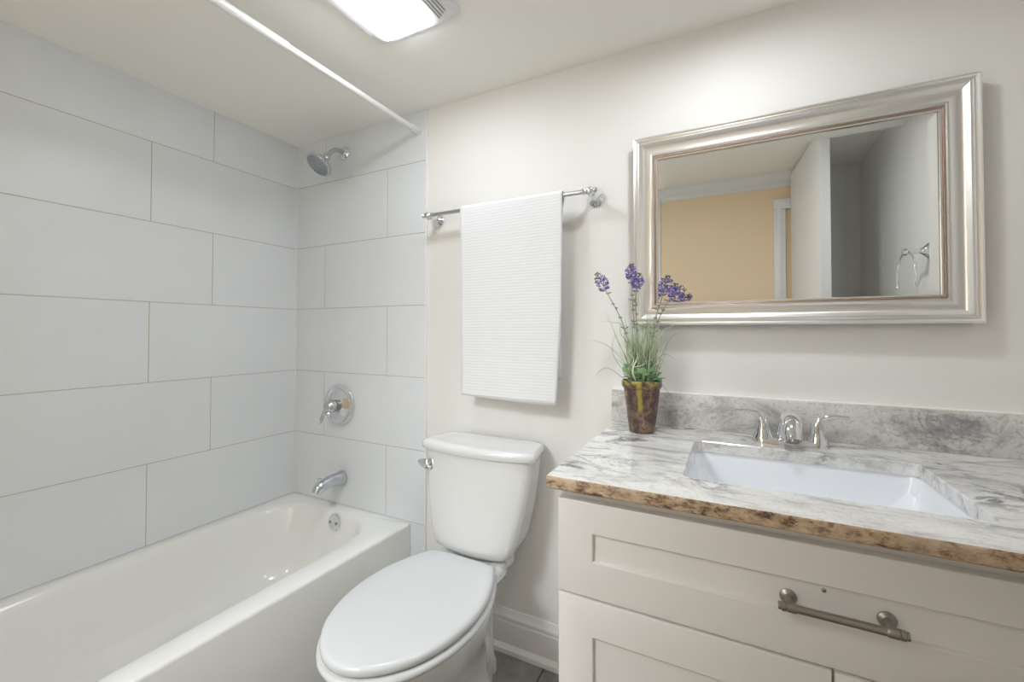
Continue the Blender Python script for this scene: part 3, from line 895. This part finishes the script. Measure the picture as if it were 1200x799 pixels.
# countertop with the sink cut-out
KX0, KX1, KF, KZ0, KZ1 = 1.627, 2.618, -0.612, 0.869, 0.897
SX0, SX1, SF, SB = 1.882, 2.344, -0.497, -0.165
bm = bmesh.new()
def krect(i, z): return at_z(rrect(KX0 + i, KX1 - i, KF + i, 0.003, 0.004), z)
random.seed(3)
def rough(lp, amp):
    out = []
    for p in lp:
        q = p.copy()
        if p.y < KF + 0.01: q.y += random.uniform(-amp, amp)
        out.append(q)
    return out
hole_t = at_z(rrect(SX0, SX1, SF, SB, 0.022), KZ1); hole_m = at_z(rrect(SX0 + 0.0, SX1, SF, SB, 0.022), KZ1 - 0.002); hole_b = at_z(rrect(SX0, SX1, SF, SB, 0.022), KZ0)
hole_t2 = at_z(rrect(SX0 - 0.002, SX1 + 0.002, SF - 0.002, SB + 0.002, 0.024), KZ1)
loft(bm, [hole_b, krect(0.004, KZ0), krect(0.0, KZ0 + 0.004), krect(0.0, KZ0 + 0.014), krect(0.0, KZ1 - 0.005), krect(0.0015, KZ1 - 0.0015), krect(0.005, KZ1), hole_t2, hole_m, hole_b],
     cap0=False, cap1=False, mats=[0, 1, 1, 1, 1, 0, 0, 0, 0])
bmesh.ops.remove_doubles(bm, verts=bm.verts[:], dist=1e-5)
tag(link('countertop', bm, [M_GRANITE, M_EDGE], base=(CX, -0.3, KZ0), angle=40), 'polished white and grey granite countertop with rough brown edge on the vanity', 'countertop')
bm = bmesh.new()
box(bm, 1.618, KX1, -0.019, 0.005, KZ1, 1.000, 0.0015, 2)
tag(link('backsplash', bm, M_SPLASH, base=(CX, 0, KZ1)), 'grey speckled granite backsplash strip along the wall behind the faucet', 'backsplash')
bm = bmesh.new()
box(bm, 1.619, KX1, -0.012, PAINT_Y + 0.002, 1.000, 1.0035, 0.001, 1)
struct('trim_5', bm, M_CAULK)

# sink basin
snk = thing('sink', 'white rectangular undermount sink set into the granite countertop', 'sink', (CX, -0.33, 0.74))
bm = bmesh.new()
def sr(i, r, z, f=0.0): return at_z(rrect(SX0 - 0.004 + i, SX1 + 0.004 - i, SF - 0.004 + i + f, SB + 0.004 - i * 0.8, r), z)
ZT = KZ0 - 0.0005
loft(bm, [sr(-0.022, 0.05, ZT), sr(-0.022, 0.05, ZT - 0.012), sr(0.0, 0.045, ZT - 0.03), sr(0.045, 0.05, ZT - 0.135), sr(0.09, 0.05, ZT - 0.15)], cap0=False, cap1=True)
loft(bm, [sr(-0.022, 0.05, ZT), sr(0.0, 0.026, ZT), sr(0.002, 0.026, ZT - 0.004), sr(0.008, 0.026, ZT - 0.03), sr(0.026, 0.028, ZT - 0.10), sr(0.040, 0.034, ZT - 0.122), sr(0.075, 0.05, ZT - 0.132), sr(0.12, 0.03, ZT - 0.136)], cap0=False, cap1=True)
bmesh.ops.remove_doubles(bm, verts=bm.verts[:], dist=1e-5)
link('basin', bm, M_SINK, snk, angle=40)
bm = bmesh.new(); lathe(bm, [(0.022, 0.0), (0.022, 0.002), (0.016, 0.003), (0.015, 0.001), (0.001, 0.002)], (CX, -0.31, ZT - 0.1355), (0, 0, 1), 28)
link('drain', bm, M_CHROME, snk)

# faucet
FX, FY = 2.108, -0.094
fa = thing('faucet', 'chrome two-handle centerset faucet behind the sink', 'faucet', (FX, FY, KZ1))
bm = bmesh.new()
loft(bm, [at_z(rrect(FX - 0.083 + i, FX + 0.083 - i, FY - 0.026 + i, FY + 0.026 - i, 0.0255 - i), KZ1 + h) for i, h in ((0.0, 0.0), (0.0, 0.008), (0.002, 0.012), (0.006, 0.0145), (0.012, 0.0155))])
link('base_plate', bm, M_CHROME, fa, angle=50)
bm = bmesh.new()
path = smooth_path([(FX, FY + 0.008, KZ1 + 0.006), (FX, FY + 0.004, KZ1 + 0.036), (FX, FY - 0.010, KZ1 + 0.064), (FX, FY - 0.038, KZ1 + 0.067), (FX, FY - 0.066, KZ1 + 0.048), (FX, FY - 0.080, KZ1 + 0.026)], 7)
tube(bm, path, [0.033, 0.030, 0.026, 0.023, 0.021, 0.018], 28, flat=[0.8, 0.8, 0.8, 0.75, 0.75, 0.8], ref=(1, 0, 0))
link('spout', bm, M_CHROME, fa, angle=60)
bm = bmesh.new(); lathe(bm, [(0.012, 0.0), (0.012, 0.008), (0.009, 0.008)], (FX, FY - 0.079, KZ1 + 0.029), (0, -0.5, -1), 20)
link('aerator', bm, M_NICKEL, fa)
for s in (-1, 1):
    hx = FX + s * 0.060
    bm = bmesh.new()
    lathe(bm, [(0.0255, 0.010), (0.0235, 0.016), (0.0190, 0.026), (0.0165, 0.036)], (hx, FY, KZ1), (0, 0, 1), 28)
    path = smooth_path([(hx, FY, KZ1 + 0.030), (hx + s * 0.000, FY, KZ1 + 0.054), (hx + s * 0.010, FY, KZ1 + 0.073), (hx + s * 0.034, FY - 0.003, KZ1 + 0.0805), (hx + s * 0.066, FY - 0.008, KZ1 + 0.0815)], 7)
    tube(bm, path, [0.0165, 0.0150, 0.0125, 0.0105, 0.0085], 20, flat=[1.0, 0.95, 0.75, 0.62, 0.55], ref=(0, 1, 0))
    link('handle', bm, M_CHROME, fa, angle=60)

# ------------------------------------------------------------------ lavender in its pot
PXc, PYc = 1.735, -0.128
pl = thing('potted_lavender', 'artificial lavender in a brown weathered clay pot on the granite countertop', 'potted plant', (PXc, PYc, KZ1))
bm = bmesh.new()
prof = [(0.001, 0.0), (0.033, 0.0), (0.036, 0.003), (0.0425, 0.050), (0.0485, 0.100), (0.0515, 0.126), (0.0520, 0.131), (0.0560, 0.133), (0.0578, 0.139), (0.0575, 0.149), (0.0555, 0.153), (0.0525, 0.153), (0.0505, 0.148), (0.0490, 0.128), (0.001, 0.126)]
d_, s_, t_ = frame_of((0, 0, 1)); lps = []
for r, h in prof:
    lps.append([Vector((PXc, PYc, KZ1 + h)) + s_ * (r * math.cos(2 * PI * k / 48) * (1 + 0.012 * math.sin(5 * 2 * PI * k / 48 + h * 30))) + t_ * (r * math.sin(2 * PI * k / 48)) for k in range(48)])
loft(bm, lps)
link('pot', bm, M_POT, pl, angle=50)
bm = bmesh.new(); lathe(bm, [(0.050, 0.124), (0.046, 0.136), (0.025, 0.142), (0.001, 0.144)], (PXc, PYc, KZ1), (0, 0, 1), 24)
link('filler', bm, M_SOIL, pl)

PT = KZ1 + 0.140
def blade(bm, pts, w, mat):
    path = smooth_path(pts, 6); n = len(path)
    rad = [w * (0.75 + 0.5 * min(1, 3 * i / n)) * max(0.06, 1 - (i / (n - 1)) ** 2.2) for i in range(n)]
    tube(bm, path, rad, 4, mat=mat, flat=[0.4] * n)
random.seed(11)
bm = bmesh.new()
for i in range(300):
    a = random.uniform(0, 2 * PI); r = 0.030 * math.sqrt(random.random())
    b0 = Vector((PXc + r * math.cos(a), PYc + r * math.sin(a), PT - 0.006))
    a2 = a + random.uniform(-0.7, 0.7); lean = random.uniform(0.0, 0.052) if i % 4 else random.uniform(0.03, 0.08); h = random.uniform(0.09, 0.17) if i % 3 else random.uniform(0.15, 0.235)
    if lean > 0.06: h *= 0.85
    d = Vector((math.cos(a2), math.sin(a2) * 0.8, 0))
    tip = b0 + d * lean + Vector((0, 0, h))
    q = random.choice((0.004, 0.008, 0.016)); jit = lambda: Vector((random.uniform(-q, q), random.uniform(-q, q), 0))
    m1 = b0 + d * lean * 0.25 + Vector((0, 0, h * 0.45)) + jit(); m2 = b0 + d * lean * 0.6 + Vector((0, 0, h * 0.8)) + jit()
    if tip.y > -0.02: continue
    blade(bm, [b0, m1, m2, tip], random.uniform(0.0013, 0.0024), random.choices((0, 1), (0.75, 0.25))[0])
# drooping and curling long blades
for pts, mt in (([(1.715, -0.13, PT), (1.690, -0.14, PT + 0.060), (1.640, -0.145, PT + 0.112), (1.590, -0.135, PT + 0.128), (1.550, -0.12, PT + 0.125)], 2),
                ([(1.710, -0.14, PT), (1.680, -0.15, PT + 0.022), (1.640, -0.150, PT + 0.046), (1.612, -0.14, PT + 0.036), (1.596, -0.13, PT + 0.016)], 2),
                ([(1.720, -0.14, PT), (1.680, -0.155, PT + 0.050), (1.655, -0.155, PT + 0.095), (1.660, -0.15, PT + 0.140), (1.680, -0.145, PT + 0.150)], 2),
                ([(1.755, -0.13, PT), (1.785, -0.14, PT + 0.060), (1.800, -0.14, PT + 0.105), (1.825, -0.135, PT + 0.145), (1.852, -0.13, PT + 0.155)], 2),
                ([(1.755, -0.14, PT), (1.785, -0.15, PT + 0.075), (1.802, -0.15, PT + 0.092), (1.822, -0.15, PT + 0.085), (1.835, -0.145, PT + 0.068)], 2),
                ([(1.760, -0.13, PT), (1.795, -0.13, PT + 0.070), (1.805, -0.13, PT + 0.120), (1.800, -0.13, PT + 0.155)], 1),
                ([(1.765, -0.15, PT), (1.790, -0.17, PT + 0.012), (1.808, -0.18, PT - 0.002), (1.828, -0.18, PT - 0.028)], 2),
                ([(1.720, -0.14, PT), (1.675, -0.15, PT + 0.12), (1.640, -0.15, PT + 0.20), (1.622, -0.145, PT + 0.222)], 1),
                ([(1.720, -0.14, PT), (1.690, -0.15, PT + 0.16), (1.652, -0.15, PT + 0.185), (1.604, -0.145, PT + 0.190)], 2),
                ([(1.715, -0.15, PT), (1.705, -0.165, PT + 0.05), (1.740, -0.175, PT + 0.058), (1.785, -0.17, PT + 0.088)], 0),
                ([(1.730, -0.14, PT), (1.690, -0.155, PT + 0.065), (1.665, -0.16, PT + 0.050), (1.668, -0.16, PT + 0.030)], 0),
                ([(1.750, -0.14, PT), (1.790, -0.15, PT + 0.14), (1.820, -0.15, PT + 0.17), (1.850, -0.14, PT + 0.18)], 0)):
    blade(bm, pts, 0.0016, mt)
link('grass_blades', bm, [M_BLADE1, M_BLADE2, M_BLADE3], pl, angle=60)

def leaf(bm, c, d, size, mat):
    """oval leaf with a folded midrib and a little thickness"""
    d = Vector(d).normalized(); side = d.cross(Vector((0, 0, 1))).normalized(); nrm = side.cross(d)
    top = []; bot = []
    for t, w in ((0, 0.05), (0.15, 0.32), (0.4, 0.50), (0.7, 0.42), (0.9, 0.2), (1.0, 0.03)):
        for s, lst in ((1, top),):
            p = c + d * (t * size) - nrm * (0.18 * size * t * t)
            lst.append([p - side * (w * size), p - nrm * 0.05 * size, p + side * (w * size)])
    up_ = [[bm.verts.new(q) for q in r] for r in top]
    dn = [[bm.verts.new(q - nrm * 0.0009) for q in r] for r in top]
    for A in (up_, dn):
        for a, b in zip(A[:-1], A[1:]):
            for j in range(2):
                f = bm.faces.new((a[j], a[j + 1], b[j + 1], b[j])); f.material_index = mat
    for j in (0, 2):
        for k in range(len(up_) - 1):
            f = bm.faces.new((up_[k][j], up_[k + 1][j], dn[k + 1][j], dn[k][j])); f.material_index = mat
random.seed(5)
bm = bmesh.new()
for i in range(64):
    a = random.uniform(0, 2 * PI); r = random.uniform(0.026, 0.047)
    c = Vector((PXc + r * math.cos(a), PYc + r * math.sin(a), PT + random.uniform(0.0, 0.050)))
    d = Vector((math.cos(a + random.uniform(-0.6, 0.6)), math.sin(a + random.uniform(-0.6, 0.6)), random.uniform(0.0, 2.2)))
    leaf(bm, c, d, random.uniform(0.015, 0.025), random.choice((0, 1)))
link('leaves', bm, [M_LEAF, M_LEAF2], pl, angle=60)

def flower(base, mid, tip, plume, rad, tilt):
    """a stem with small whorls and a petal head from `plume` to the tip"""
    bm = bmesh.new()
    path = smooth_path([base, mid, plume, tip], 9)
    tube(bm, path, [0.0017, 0.0015, 0.0013, 0.0008], 8)
    n = len(path)
    for i in range(8, n - 9, 3):
        for k in range(3):
            a = random.uniform(0, 2 * PI); dv = Vector((math.cos(a), math.sin(a), 0.5)) * 0.0045
            ball(bm, path[i] + dv, 0.0022, 6, sc=(1, 1, 1.4))
    for i in range(9, n - 10, 4):
        for k in range(2):
            a = random.uniform(0, 2 * PI); o = Vector((math.cos(a), math.sin(a), 0.4))
            ring_ = [[path[i] + o * u + Vector((0, 0, 1)) * (v * math.sin(2 * PI * q / 6)) + Vector((-o.y, o.x, 0)) * (v * math.cos(2 * PI * q / 6)) for q in range(6)] for u, v in ((0.0, 0.0004), (0.005, 0.0022), (0.010, 0.0018), (0.013, 0.0003))]
            loft(bm, ring_, mat=1)
    st = link('flower_stem', bm, [M_STEM, M_BUD], pl, angle=60)
    bm = bmesh.new()
    P, T = Vector(plume), Vector(tip); ax = T - P
    for i in range(130):
        t = random.random() ** 1.1
        w = rad * (math.sin(PI * (0.16 + 0.80 * t)) ** 0.8)
        a = random.uniform(0, 2 * PI); rr = w * math.sqrt(random.uniform(0.25, 1))
        d, s, q = frame_of(ax)
        o = s * math.cos(a) + q * math.sin(a)
        c = P + ax * t + o * rr
        m = 0 if t < 0.72 and random.random() < 0.62 else (1 if t < 0.75 else 2)
        dirp = (o + d * 0.6).normalized(); sz = random.uniform(0.0055, 0.0090) * (0.75 if m == 2 else 1)
        # petal: flattened pointed lobe
        side = dirp.cross(d).normalized(); nn = dirp.cross(side)
        ring_ = [[c + dirp * (u * sz) + side * (v * sz * math.cos(2 * PI * k / 6)) + nn * (v * sz * 0.45 * math.sin(2 * PI * k / 6)) for k in range(6)] for u, v in ((0, 0.1), (0.4, 0.42), (0.8, 0.34), (1.1, 0.05))]
        loft(bm, ring_, mat=m)
    link('blossom', bm, [M_PETAL, M_PETAL2, M_BUD], st, angle=60)
random.seed(21)
zb = PT - 0.004
flower((1.722, -0.130, zb), (1.690, -0.150, zb + 0.17), (1.606, -0.150, 1.372), (1.634, -0.150, 1.318), 0.015, 0)
flower((1.728, -0.125, zb), (1.712, -0.120, zb + 0.19), (1.703, -0.120, 1.398), (1.704, -0.120, 1.350), 0.013, 0)
flower((1.732, -0.140, zb), (1.726, -0.160, zb + 0.18), (1.734, -0.165, 1.362), (1.727, -0.165, 1.318), 0.015, 0)
flower((1.742, -0.130, zb), (1.768, -0.125, zb + 0.17), (1.809, -0.115, 1.356), (1.797, -0.118, 1.308), 0.016, 0)
flower((1.746, -0.140, zb), (1.776, -0.150, zb + 0.16), (1.856, -0.150, 1.316), (1.818, -0.150, 1.288), 0.018, 0)

# ------------------------------------------------------------------ towel ring on the right wall (seen in the mirror)
RY, RZ = -0.665, 1.492
tr = thing('towel_ring', 'chrome towel ring on the right wall, seen in the mirror', 'towel ring', (RIGHT, RY, RZ))
bm = bmesh.new()
lathe(bm, [(0.028, 0.0), (0.028, 0.004), (0.022, 0.010), (0.012, 0.020), (0.009, 0.032), (0.010, 0.060), (0.014, 0.066), (0.011, 0.076), (0.002, 0.079)], (RIGHT, RY, RZ), (-1, 0, 0), 28)
link('post', bm, M_CHROME, tr)
bm = bmesh.new()
c = Vector((RIGHT - 0.066, RY, RZ - 0.094))
loops = []
for k in range(40):
    a = 2 * PI * k / 40; o = Vector((0, math.sin(a), math.cos(a)))
    loops.append([c + o * (0.094 + 0.0046 * math.cos(2 * PI * q / 12)) + Vector((0.0042 * math.sin(2 * PI * q / 12), 0, 0)) for q in range(12)])
loops.append(loops[0]); loft(bm, loops, cap0=False, cap1=False); bmesh.ops.remove_doubles(bm, verts=bm.verts[:], dist=1e-6)
link('ring', bm, M_CHROME, tr, angle=60)
